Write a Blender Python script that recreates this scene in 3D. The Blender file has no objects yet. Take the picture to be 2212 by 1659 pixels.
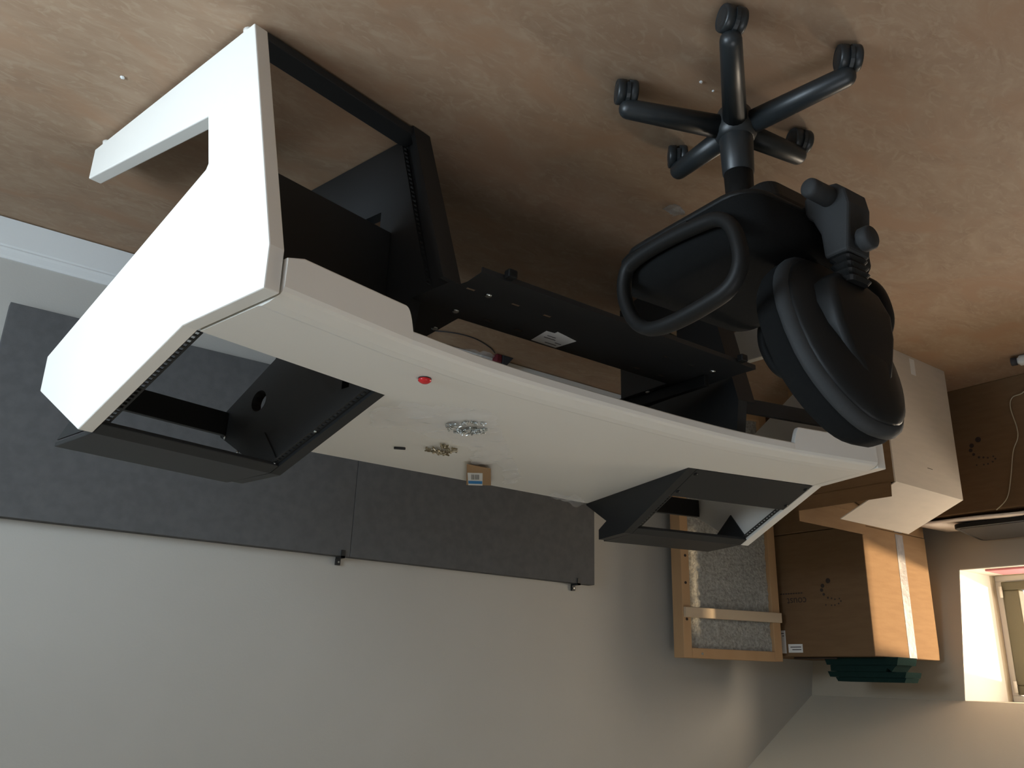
import bpy, bmesh, math, random
from mathutils import Vector, Matrix
random.seed(7)
R = math.radians
scene = bpy.context.scene
C = scene.collection

# ------------------------------------------------------------------ camera (the photograph hangs upside down)
CAM_H, YAW, PITCH, ROLL, FPX = 1.3951, 0.6286, 0.3358, 0.0311, 1826.0
fw = Vector((-math.sin(YAW)*math.cos(PITCH), math.cos(YAW)*math.cos(PITCH), -math.sin(PITCH)))
rt = Vector((math.cos(YAW), math.sin(YAW), 0)); up = rt.cross(fw)
r2 = rt*math.cos(ROLL)+up*math.sin(ROLL); u2 = -rt*math.sin(ROLL)+up*math.cos(ROLL)
cam = bpy.data.cameras.new('camera'); cam.sensor_width = 36; cam.lens = FPX/2212*36
cam.clip_start = .05; cam.clip_end = 100
camo = bpy.data.objects.new('camera', cam); C.objects.link(camo)
m = Matrix((-r2, -u2, -fw)).transposed().to_4x4(); m.translation = (0, 0, CAM_H)
camo.matrix_world = m
scene.camera = camo

# ------------------------------------------------------------------ sky, sun, daylight at the windows, exposure
world = bpy.data.worlds.new('world'); scene.world = world; world.use_nodes = True
bg = world.node_tree.nodes['Background']
bg.inputs[0].default_value = (.78, .87, 1, 1); bg.inputs[1].default_value = 2.5

sun = bpy.data.lights.new('sun', 'SUN'); sun.energy = 13.5; sun.color = (1, .74, .44); sun.angle = R(2.5)
suno = bpy.data.objects.new('sun', sun); C.objects.link(suno)
az, el = R(52), R(4.6)
sd = Vector((math.cos(az)*math.cos(el), math.sin(az)*math.cos(el), -math.sin(el)))
suno.rotation_euler = sd.to_track_quat('-Z', 'Y').to_euler()

def area(name, loc, direction, sx, sy, power, col):
    l = bpy.data.lights.new(name, 'AREA'); l.shape = 'RECTANGLE'; l.size = sx; l.size_y = sy
    l.energy = power; l.color = col
    o = bpy.data.objects.new(name, l); C.objects.link(o); o.location = loc
    o.rotation_euler = Vector(direction).to_track_quat('-Z', 'Z').to_euler()
    return o
area('daylight_right_window', (1.20, 1.52, .60), (-1, 0, 0), 1.10, .88, 54, (.76, .91, 1))
area('daylight_left_window', (-4.86, 1.35, .985), (1, 0, 0), 1.12, .29, 70, (1, .80, .56))
area('added_roof_fill', (-1.25, -.2, 2.80), (0, 0, -1), 1.15, .95, 10, (1, .95, .88))  # added overhead fill, no roof window is known here

vs = scene.view_settings
vs.view_transform = 'Standard'; vs.look = 'None'; vs.exposure = -0.04; vs.gamma = 1; vs.use_curve_mapping = False

# ------------------------------------------------------------------ materials
def mat(name, col, rough=.5, metal=0, spec=.5, noise=None, bump=None, coat=0):
    m = bpy.data.materials.new(name); m.use_nodes = True
    nt = m.node_tree; b = nt.nodes['Principled BSDF']
    b.inputs['Base Color'].default_value = (*col, 1); b.inputs['Roughness'].default_value = rough
    b.inputs['Metallic'].default_value = metal; b.inputs['Specular IOR Level'].default_value = spec
    tc = nt.nodes.new('ShaderNodeTexCoord')
    if noise:
        col2, sc, stretch = noise
        mp = nt.nodes.new('ShaderNodeMapping'); mp.inputs['Scale'].default_value = stretch
        n = nt.nodes.new('ShaderNodeTexNoise'); n.inputs['Scale'].default_value = sc; n.inputs['Detail'].default_value = 6
        cr = nt.nodes.new('ShaderNodeValToRGB')
        cr.color_ramp.elements[0].color = (*col, 1); cr.color_ramp.elements[1].color = (*col2, 1)
        cr.color_ramp.elements[0].position = .35; cr.color_ramp.elements[1].position = .65
        nt.links.new(tc.outputs['Object'], mp.inputs[0]); nt.links.new(mp.outputs[0], n.inputs[0])
        nt.links.new(n.outputs[0], cr.inputs[0]); nt.links.new(cr.outputs[0], b.inputs['Base Color'])
    if bump:
        sc, st = bump
        n2 = nt.nodes.new('ShaderNodeTexNoise'); n2.inputs['Scale'].default_value = sc; n2.inputs['Detail'].default_value = 4
        bp = nt.nodes.new('ShaderNodeBump'); bp.inputs['Strength'].default_value = st; bp.inputs['Distance'].default_value = .01
        nt.links.new(tc.outputs['Object'], n2.inputs[0]); nt.links.new(n2.outputs[0], bp.inputs['Height'])
        nt.links.new(bp.outputs[0], b.inputs['Normal'])
    return m
M = {}
M['white'] = mat('white_lacquer', (.80, .775, .715), .42, bump=(900, .02))
M['black'] = mat('black_powder_coat', (.016, .017, .0175), .5, spec=.4, bump=(1200, .04))
M['wall'] = mat('grey_plaster', (.43, .415, .38), .9, spec=.2, noise=((.445, .43, .395), 2.5, (1, 1, 1)), bump=(160, .05))
M['wallw'] = mat('warm_plaster', (.52, .46, .36), .9, spec=.2, bump=(160, .05))
M['ceil'] = mat('ceiling_paint', (.76, .69, .56), .9, spec=.2, bump=(160, .05))
M['base'] = mat('white_skirting_paint', (.66, .67, .66), .45)
M['felt'] = mat('grey_felt', (.098, .098, .099), .95, spec=.1, noise=((.112, .112, .113), 30, (1, 1, 1)), bump=(700, .15))
M['plastic'] = mat('black_plastic', (.0085, .0088, .0086), .52, spec=.22, bump=(500, .06))
M['tube'] = mat('dark_base_plastic', (.020, .024, .026), .38, spec=.5, bump=(700, .05))
M['fabric'] = mat('black_chair_fabric', (.006, .0065, .0065), .95, spec=.15, bump=(900, .3))
M['edge'] = mat('charcoal_chair_edging', (.026, .0275, .028), .7, spec=.3, bump=(600, .1))
M['card'] = mat('cardboard', (.158, .096, .050), .85, spec=.12, noise=((.174, .108, .057), 9, (1, 1, 6)), bump=(60, .05))
M['card_lit'] = mat('window_lit_cardboard', (.52, .465, .40), .8, spec=.2, noise=((.55, .49, .42), 9, (1, 1, 6)))  # plain cardboard made paler: window light on its faces put into the colour
M['print'] = mat('dark_print', (.035, .022, .016), .8)
M['wood'] = mat('pine_batten', (.46, .27, .13), .65, noise=((.56, .35, .18), 5, (1, 1, .15)), bump=(40, .06))
M['woodpale'] = mat('pale_pine_batten', (.60, .46, .31), .65, noise=((.66, .52, .36), 6, (.15, 1, 1)))
M['wool'] = mat('grey_mineral_wool', (.30, .29, .26), .98, spec=.05, noise=((.46, .45, .41), 70, (1, 1, 1)), bump=(90, .8))
M['zinc'] = mat('zinc_plated_steel', (.52, .55, .54), .25, metal=1)
M['brass'] = mat('yellow_zinc_steel', (.42, .37, .27), .28, metal=1)
M['paper'] = mat('white_paper', (.72, .72, .70), .8, spec=.2)
M['blue'] = mat('blue_print', (.02, .22, .55), .6)
M['ink'] = mat('black_ink', (.03, .03, .035), .7)
M['red'] = mat('red_plastic', (.62, .02, .025), .18)
M['foam'] = mat('dark_green_foam', (.010, .028, .024), .95, spec=.1, bump=(300, .3))
M['tape'] = mat('grey_packing_tape', (.13, .125, .135), .35, spec=.5, noise=((.21, .20, .205), 26, (1, 1, .5)), bump=(40, .25))
M['olive'] = mat('olive_window_paint', (.115, .105, .060), .5)
M['winwhite'] = mat('white_window_paint', (.74, .70, .62), .5)
M['pink'] = mat('pink_paper', (.62, .22, .24), .7)
M['kraft'] = mat('brown_kraft_card', (.36, .22, .11), .8)
M['foamw'] = mat('white_foam_sheet', (.66, .60, .55), .7, bump=(80, .1))
M['screen'] = mat('dark_glossy_screen', (.03, .03, .032), .12, spec=.6)
M['cable'] = mat('cream_cable', (.46, .40, .28), .6)
M['bottle'] = mat('pale_bottle_plastic', (.60, .62, .62), .4)

def lino():
    m = bpy.data.materials.new('marbled_brown_linoleum'); m.use_nodes = True
    nt = m.node_tree; N = nt.nodes; L = nt.links; b = N['Principled BSDF']
    b.inputs['Roughness'].default_value = .62; b.inputs['Specular IOR Level'].default_value = .3
    tc = N.new('ShaderNodeTexCoord')
    mp = N.new('ShaderNodeMapping'); mp.inputs['Scale'].default_value = (1.0, 1.9, 1); mp.inputs['Rotation'].default_value = (0, 0, R(18))
    L.new(tc.outputs['Object'], mp.inputs[0])
    n1 = N.new('ShaderNodeTexNoise'); n1.inputs['Scale'].default_value = 4.0; n1.inputs['Detail'].default_value = 8; n1.inputs['Distortion'].default_value = 1.9; n1.inputs['Roughness'].default_value = .62
    n2 = N.new('ShaderNodeTexNoise'); n2.inputs['Scale'].default_value = 13; n2.inputs['Detail'].default_value = 7; n2.inputs['Distortion'].default_value = 2.6
    n3 = N.new('ShaderNodeTexNoise'); n3.inputs['Scale'].default_value = 3.0; n3.inputs['Detail'].default_value = 4; n3.inputs['Distortion'].default_value = 1.0
    for n in (n1, n2, n3): L.new(mp.outputs[0], n.inputs[0])
    c1 = N.new('ShaderNodeValToRGB'); e = c1.color_ramp.elements
    e[0].position = .30; e[0].color = (.270, .176, .112, 1); e[1].position = .72; e[1].color = (.355, .255, .172, 1)
    x = e.new(.5); x.color = (.312, .212, .138, 1)
    c2 = N.new('ShaderNodeValToRGB'); e = c2.color_ramp.elements
    e[0].position = .52; e[0].color = (0, 0, 0, 1); e[1].position = .66; e[1].color = (1, 1, 1, 1)
    c3 = N.new('ShaderNodeValToRGB'); e = c3.color_ramp.elements
    e[0].position = .48; e[0].color = (0, 0, 0, 1); e[1].position = .66; e[1].color = (.9, .9, .9, 1)
    L.new(n1.outputs[0], c1.inputs[0]); L.new(n2.outputs[0], c2.inputs[0]); L.new(n3.outputs[0], c3.inputs[0])
    m1 = N.new('ShaderNodeMixRGB'); m1.inputs[2].default_value = (.375, .280, .190, 1)
    mf = N.new('ShaderNodeMath'); mf.operation = 'MULTIPLY'; mf.inputs[1].default_value = .55
    L.new(c2.outputs[0], mf.inputs[0]); L.new(mf.outputs[0], m1.inputs[0]); L.new(c1.outputs[0], m1.inputs[1])
    m2 = N.new('ShaderNodeMixRGB'); m2.inputs[2].default_value = (.318, .195, .118, 1)
    L.new(c3.outputs[0], m2.inputs[0]); L.new(m1.outputs[0], m2.inputs[1]); L.new(m2.outputs[0], b.inputs['Base Color'])
    return m
M['lino'] = lino()

def glass(name, tint, glo, rough):
    m = bpy.data.materials.new(name); m.use_nodes = True
    nt = m.node_tree; N = nt.nodes; L = nt.links; out = N['Material Output']; N.remove(N['Principled BSDF'])
    t = N.new('ShaderNodeBsdfTransparent'); t.inputs[0].default_value = (*tint, 1)
    g = N.new('ShaderNodeBsdfGlossy'); g.inputs['Roughness'].default_value = rough
    mx = N.new('ShaderNodeMixShader'); mx.inputs[0].default_value = glo
    L.new(t.outputs[0], mx.inputs[1]); L.new(g.outputs[0], mx.inputs[2]); L.new(mx.outputs[0], out.inputs[0])
    return m
M['glass'] = glass('window_glass', (.97, .98, 1), .05, .02)
def film(name, col, dif, glo, rough):
    m = bpy.data.materials.new(name); m.use_nodes = True
    nt = m.node_tree; N = nt.nodes; L = nt.links; out = N['Material Output']; N.remove(N['Principled BSDF'])
    t = N.new('ShaderNodeBsdfTransparent'); t.inputs[0].default_value = (.995, .995, .995, 1)
    d = N.new('ShaderNodeBsdfDiffuse'); d.inputs[0].default_value = (*col, 1)
    g = N.new('ShaderNodeBsdfGlossy'); g.inputs['Roughness'].default_value = rough
    a = N.new('ShaderNodeMixShader'); a.inputs[0].default_value = dif; b = N.new('ShaderNodeMixShader'); b.inputs[0].default_value = glo
    L.new(t.outputs[0], a.inputs[1]); L.new(d.outputs[0], a.inputs[2]); L.new(a.outputs[0], b.inputs[1]); L.new(g.outputs[0], b.inputs[2]); L.new(b.outputs[0], out.inputs[0])
    return m
M['poly'] = film('clear_polythene', (.92, .92, .94), .13, .035, .16)
M['polygrey'] = film('grey_polythene', (.30, .32, .32), .45, .08, .2)

# ------------------------------------------------------------------ mesh helpers
def tag(o, label=None, cat=None, group=None, kind=None):
    if label: o['label'] = label
    if cat: o['category'] = cat
    if group: o['group'] = group
    if kind: o['kind'] = kind
    return o
def root_loc(o):
    v = Vector((0, 0, 0))
    while o: v += o.location; o = o.parent
    return v
def obj(name, bm, material, parent=None, smooth=False, bevel=0, origin=None, bseg=2):
    """bm holds world coordinates; links ONE mesh object"""
    off = root_loc(parent) if parent else Vector((0, 0, 0))
    loc = Vector(origin)-off if origin is not None else Vector((0, 0, 0))
    bmesh.ops.recalc_face_normals(bm, faces=bm.faces)
    bmesh.ops.translate(bm, verts=bm.verts, vec=-(off+loc))
    me = bpy.data.meshes.new(name); bm.to_mesh(me); bm.free()
    me.materials.append(M[material] if isinstance(material, str) else material)
    if smooth:
        for p in me.polygons: p.use_smooth = True
    o = bpy.data.objects.new(name, me); C.objects.link(o); o.parent = parent; o.location = loc
    if bevel:
        md = o.modifiers.new('bevel', 'BEVEL'); md.width = bevel; md.segments = bseg; md.limit_method = 'ANGLE'; md.angle_limit = R(40)
        md.harden_normals = False
    return o
def empty(name, loc, label, cat, group=None):
    o = bpy.data.objects.new(name, None); C.objects.link(o); o.location = loc; o.empty_display_size = .1
    return tag(o, label, cat, group)
def box(bm, x0, x1, y0, y1, z0, z1, f=None):
    f = f or (lambda x, y, z: Vector((x, y, z)))
    vs = [bm.verts.new(f(x, y, z)) for x in (x0, x1) for y in (y0, y1) for z in (z0, z1)]
    for q in ((0, 1, 3, 2), (4, 6, 7, 5), (0, 4, 5, 1), (2, 3, 7, 6), (0, 2, 6, 4), (1, 5, 7, 3)):
        bm.faces.new([vs[i] for i in q])
    return bm
def bx(*a, f=None): return box(bmesh.new(), *a, f=f)
def prism(bm, poly, holes, f0, f1):
    """poly / holes: lists of (a,b); f0,f1 map (a,b)->Vector for the two faces"""
    loops = [poly]+list(holes)
    sides = []
    for f in (f0, f1):
        es = []; ring = []
        for lp in loops:
            vs = [bm.verts.new(f(*q)) for q in lp]; ring.append(vs)
            for i in range(len(vs)): es.append(bm.edges.new((vs[i], vs[(i+1) % len(vs)])))
        if holes:
            bmesh.ops.triangle_fill(bm, use_beauty=True, use_dissolve=False, edges=es)
        else:
            bm.faces.new(ring[0])
        sides.append(ring)
    for a, b in zip(*sides):
        for i in range(len(a)):
            j = (i+1) % len(a); bm.faces.new((a[i], a[j], b[j], b[i]))
    return bm
def frame_of(d):
    d = d.normalized(); a = Vector((0, 0, 1)) if abs(d.z) < .9 else Vector((1, 0, 0))
    u = d.cross(a).normalized(); return u, d.cross(u).normalized()
def loft(bm, rings, cap0=True, cap1=True, closed=True):
    vr = [[bm.verts.new(p) for p in r] for r in rings]
    for a, b in zip(vr, vr[1:]):
        n = len(a)
        for i in range(n if closed else n-1):
            j = (i+1) % n; bm.faces.new((a[i], a[j], b[j], b[i]))
    if cap0: bm.faces.new(vr[0])
    if cap1: bm.faces.new(vr[-1])
    return bm
def cyl(bm, p0, p1, r0, r1=None, n=20, round0=0, round1=0):
    p0, p1 = Vector(p0), Vector(p1); r1 = r0 if r1 is None else r1
    d = (p1-p0); L = d.length; d.normalize(); u, v = frame_of(d)
    st = []
    for k in range(4, 0, -1):
        if round0: a = R(90*k/4.4); st.append((-round0*math.sin(a)+round0*0, r0*math.cos(a)))
    st += [(0, r0), (L, r1)]
    for k in range(1, 5):
        if round1: a = R(90*k/4.4); st.append((L+round1*math.sin(a), r1*math.cos(a)))
    return loft(bm, [[p0+d*s+(u*math.cos(2*math.pi*i/n)+v*math.sin(2*math.pi*i/n))*r for i in range(n)] for s, r in st])
def lathe(bm, p, axis, prof, n=24):
    p = Vector(p); d = Vector(axis).normalized(); u, v = frame_of(d)
    return loft(bm, [[p+d*s+(u*math.cos(2*math.pi*i/n)+v*math.sin(2*math.pi*i/n))*max(r, 1e-4) for i in range(n)] for s, r in prof])
def tube(bm, pts, r, n=10, closed=False):
    pts = [Vector(p) for p in pts]; N = len(pts); rings = []
    up0 = None
    for i in range(N):
        a = pts[(i-1) % N] if (closed or i) else pts[0]; b = pts[(i+1) % N] if (closed or i < N-1) else pts[-1]
        d = (b-a).normalized()
        if up0 is None: u, v = frame_of(d)
        else:
            u = (up0-d*up0.dot(d)).normalized(); v = d.cross(u)
        up0 = u
        rings.append([pts[i]+(u*math.cos(2*math.pi*k/n)+v*math.sin(2*math.pi*k/n))*r for k in range(n)])
    if closed:
        rings.append(rings[0]); vr = [[bm.verts.new(p) for p in q] for q in rings[:-1]]
        for i in range(N):
            a, b = vr[i], vr[(i+1) % N]
            for k in range(n): bm.faces.new((a[k], a[(k+1) % n], b[(k+1) % n], b[k]))
        return bm
    return loft(bm, rings)
def smooth_path(pts, n=8, closed=False):
    pts = [Vector(p) for p in pts]; N = len(pts); out = []
    for i in range(N if closed else N-1):
        g = (lambda k: pts[k % N]) if closed else (lambda k: pts[max(0, min(N-1, k))])
        p0, p1, p2, p3 = g(i-1), g(i), g(i+1), g(i+2)
        for k in range(n):
            t = k/n
            out.append(.5*((2*p1)+(-p0+p2)*t+(2*p0-5*p1+4*p2-p3)*t*t+(-p0+3*p1-3*p2+p3)*t**3))
    if not closed: out.append(pts[-1])
    return out
def copy_tree(o, parent=None):
    c = o.copy(); C.objects.link(c); c.parent = parent
    for ch in list(o.children): copy_tree(ch, c)
    return c

# ================================================================== the room
YW = 3.01
def lx(z): return -4.43+(z-.8)*.2            # leaning window wall
tag(obj('floor', bx(-4.9, 1.2, -1.7, 3.1, -.1, 0), 'lino'), kind='structure')
tag(obj('wall_back', bx(-4.9, 1.2, YW, YW+.15, -.1, 3.0), 'wall'), kind='structure')
tag(obj('wall_front', bx(-4.9, 1.2, -1.75, -1.6, -.1, 3.0), 'wall'), kind='structure')
WY0, WY1, SILL, HEAD = .70, 2.17, .80, 1.43
bm = bmesh.new()
def lw(y0, y1, z0, z1):
    p = [(lx(z0), z0), (lx(z1), z1), (-4.9, z1), (-4.9, z0)]
    prism(bm, p, [], lambda a, b: Vector((a, y0, b)), lambda a, b: Vector((a, y1, b)))
lw(-1.6, YW, 0, SILL); lw(WY1, YW, SILL, HEAD+.01); lw(-1.6, WY0, SILL, HEAD+.01)
tag(obj('wall_left', bm, 'wallw'), kind='structure')
# sloping ceiling above the low window wall, then flat
bm = bmesh.new()
z2 = 2.62; x2 = lx(HEAD)+(z2-HEAD)/.60
prism(bm, [(-4.9, HEAD), (lx(HEAD), HEAD), (x2, z2), (x2, z2+.15), (-4.9, HEAD+.15)], [],
      lambda a, b: Vector((a, -1.7, b)), lambda a, b: Vector((a, YW+.02, b)))
QX0, QX1, QY0, QY1 = -1.9, -.6, -.75, .35          # unseen roof window added in the flat part for overhead light
box(bm, x2, QX0, -1.7, YW+.02, z2, z2+.15); box(bm, QX1, 1.15, -1.7, YW+.02, z2, z2+.15)
box(bm, QX0, QX1, -1.7, QY0, z2, z2+.15); box(bm, QX0, QX1, QY1, YW+.02, z2, z2+.15)
tag(obj('ceiling', bm, 'ceil'), kind='structure')
w3 = bpy.data.objects.new('added_roof_window', None); C.objects.link(w3); w3.location = ((QX0+QX1)/2, (QY0+QY1)/2, z2+.08); tag(w3, kind='structure')
bm = bmesh.new()
for x0, x1, y0, y1 in ((QX0, QX1, QY0, QY0+.06), (QX0, QX1, QY1-.06, QY1), (QX0, QX0+.06, QY0+.06, QY1-.06), (QX1-.06, QX1, QY0+.06, QY1-.06)): box(bm, x0, x1, y0, y1, z2+.06, z2+.11)
obj('window_frame', bm, 'winwhite', w3, bevel=.003)
obj('pane', bx(QX0+.06, QX1-.06, QY0+.06, QY1-.06, z2+.08, z2+.086), 'glass', w3)
# right wall with the second window (outside the frame, lights the white side panel)
bm = bmesh.new()
RX = 1.0; RY0, RY1, RZ0, RZ1 = .92, 2.12, .12, 1.20; SY0, SY1 = -.6, .6
box(bm, RX, RX+.18, -1.7, YW+.1, -.1, RZ0); box(bm, RX, RX+.18, -1.7, YW+.1, RZ1, 2.8)
box(bm, RX, RX+.18, -1.7, SY0, RZ0, RZ1); box(bm, RX, RX+.18, SY1, RY0, RZ0, RZ1); box(bm, RX, RX+.18, RY1, YW+.1, RZ0, RZ1)
tag(obj('wall_right', bm, 'wall'), kind='structure')
# skirting on the back wall, moulded profile
bm = bmesh.new()
pf = [(0, 0), (-.018, 0), (-.018, .093), (-.014, .098), (-.017, .104), (-.012, .112), (-.009, .128), (-.004, .136), (0, .137)]
prism(bm, pf, [], lambda a, b: Vector((-4.44, YW+a, b+.004)), lambda a, b: Vector((RX, YW+a, b+.004)))
tag(obj('baseboard_back', bm, 'base'), kind='structure')

# left window: olive sashes in a deep plastered reveal
def window(name, xin, y0, y1, z0, z1, fw_, dep, mf, sgn, mull):
    w = bpy.data.objects.new(name, None); C.objects.link(w); w.location = (xin, (y0+y1)/2, z0); tag(w, kind='structure')
    a, b = sorted((xin, xin+sgn*dep))
    bm = bmesh.new(); box(bm, a, b, y0, y1, z0, z0+.03); box(bm, a, b, y0, y1, z1-.03, z1); box(bm, a, b, y0, y0+.03, z0+.03, z1-.03); box(bm, a, b, y1-.03, y1, z0+.03, z1-.03)
    obj('window_frame', bm, 'winwhite' if name == 'window_2' else 'winwhite', w, bevel=.003)
    ys = [y0+.03, (y0+y1)/2, y1-.03] if mull else [y0+.03, y1-.03]
    for p, q in zip(ys, ys[1:]):
        p += .004; q -= .004; c0, c1 = z0+.034, z1-.034; ft = .045
        a2, b2 = (a-.012, b-.012) if sgn < 0 else (a+.012, b+.012)
        a2, b2 = (a+.014, b+.014)
        if sgn > 0: a2, b2 = a-.014, b-.014
        bm = bmesh.new(); box(bm, a2, b2, p, q, c0, c0+ft); box(bm, a2, b2, p, q, c1-ft, c1); box(bm, a2, b2, p, p+fw_, c0+ft, c1-ft); box(bm, a2, b2, q-fw_, q, c0+ft, c1-ft)
        s = obj('sash', bm, mf, w, bevel=.006)
        obj('pane', bx((a2+b2)/2-.003, (a2+b2)/2+.003, p+fw_, q-fw_, c0+ft, c1-ft), 'glass', s)
    return w
w1 = window('window_1', -4.80, WY0, WY1, SILL, HEAD, .085, .06, 'olive', -1, False)
lin_ = [(-4.738, SILL+.002), (lx(SILL)-.001, SILL+.002), (lx(HEAD)-.001, HEAD-.001), (-4.738, HEAD-.001)]
for y0 in (WY1-.004, WY0): obj('reveal_lining', prism(bmesh.new(), lin_, [], lambda a, b: Vector((a, y0, b)), lambda a, b: Vector((a, y0+.004, b))), 'winwhite', w1)
obj('sill_board', bx(-4.738, lx(SILL)-.002, WY0+.004, WY1-.004, SILL, SILL+.004), 'winwhite', w1)
for z in (.86, 1.33):
    obj('hinge', cyl(bmesh.new(), (-4.772, 2.135, z), (-4.772, 2.135, z+.055), .008, n=12), 'winwhite', w1, smooth=True)
window('window_2', 1.10, RY0, RY1, RZ0, RZ1, .05, .06, 'winwhite', 1, False)
window('added_window', 1.10, SY0, SY1, RZ0, RZ1, .05, .06, 'winwhite', 1, False)  # unseen extra window, added to let more sky light in
tag(obj('pink_booklet', bx(-4.66, -4.47, 1.72, 2.06, .8042, .8142), 'pink', origin=(-4.56, 1.9, .8042), bevel=.002),
    'thin pink booklet lying on the sill of the sunny window', 'booklet')

# ================================================================== grey felt panels on the back wall
XS = [-.157, -1.424, -2.660]
for i in range(2):
    a, b = XS[i], XS[i+1]
    t = empty('acoustic_panel', ((a+b)/2, YW, .30),
              ['grey felt acoustic panel on the wall behind the near white end of the desk', 'grey felt acoustic panel on the wall, the one reaching toward the cartons'][i], 'acoustic panel', 'wall felt panels')
    obj('felt_slab', bx(b+.0006, a-.0006, YW-.045, YW-.001, .299, .977), 'felt', t, bevel=.002)
    x = [-1.394, -2.562][i]
    bm = bmesh.new(); box(bm, x-.008, x+.008, YW-.05, YW-.001, .977, .985); box(bm, x-.008, x+.008, YW-.05, YW-.047, .955, .985); box(bm, x-.009, x+.009, YW-.012, YW-.001, .985, 1.008)
    c = obj('hanging_clip', bm, 'black', t)
    obj('clip_screw', cyl(bmesh.new(), (x, YW-.012, .997), (x, YW-.015, .997), .004, n=10), 'zinc', c)

# ================================================================== studio desk
AX, AY, TH, XC = -.4153, 1.6032, .2287, -1.4891
ct, st_ = math.cos(TH), math.sin(TH)
def wing(w, d, z, far=False):
    x = AX+w*ct+d*st_; y = AY-w*st_+d*ct
    if far: x = 2*XC-x
    return Vector((x, y, z))
Z0 = .012; T = .0352; WI = -.5205; T2 = .032
PROF = [(0, Z0), (-.188, .635), (-.190, .727), (.098, .7291), (.5124, .8833), (.7936, .7353), (.7965, .6394), (.112, .352), (.1055, .340), (.1451, .1967), (.7884, .1079), (.7889, Z0)]
desk = empty('studio_desk', (XC, 2.0, 0), 'long white and black studio desk with two sloping rack bays', 'desk')
SL = Vector((.4144, .1542)).normalized()
def slope(s, off=0): return (.098+SL.x*s-SL.y*off, .7291+SL.y*s+SL.x*off)
def ell(cd, cz, rd, rz, n=20): return [(cd+rd*math.cos(2*math.pi*i/n), cz+rz*math.sin(2*math.pi*i/n)) for i in range(n)]
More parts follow.
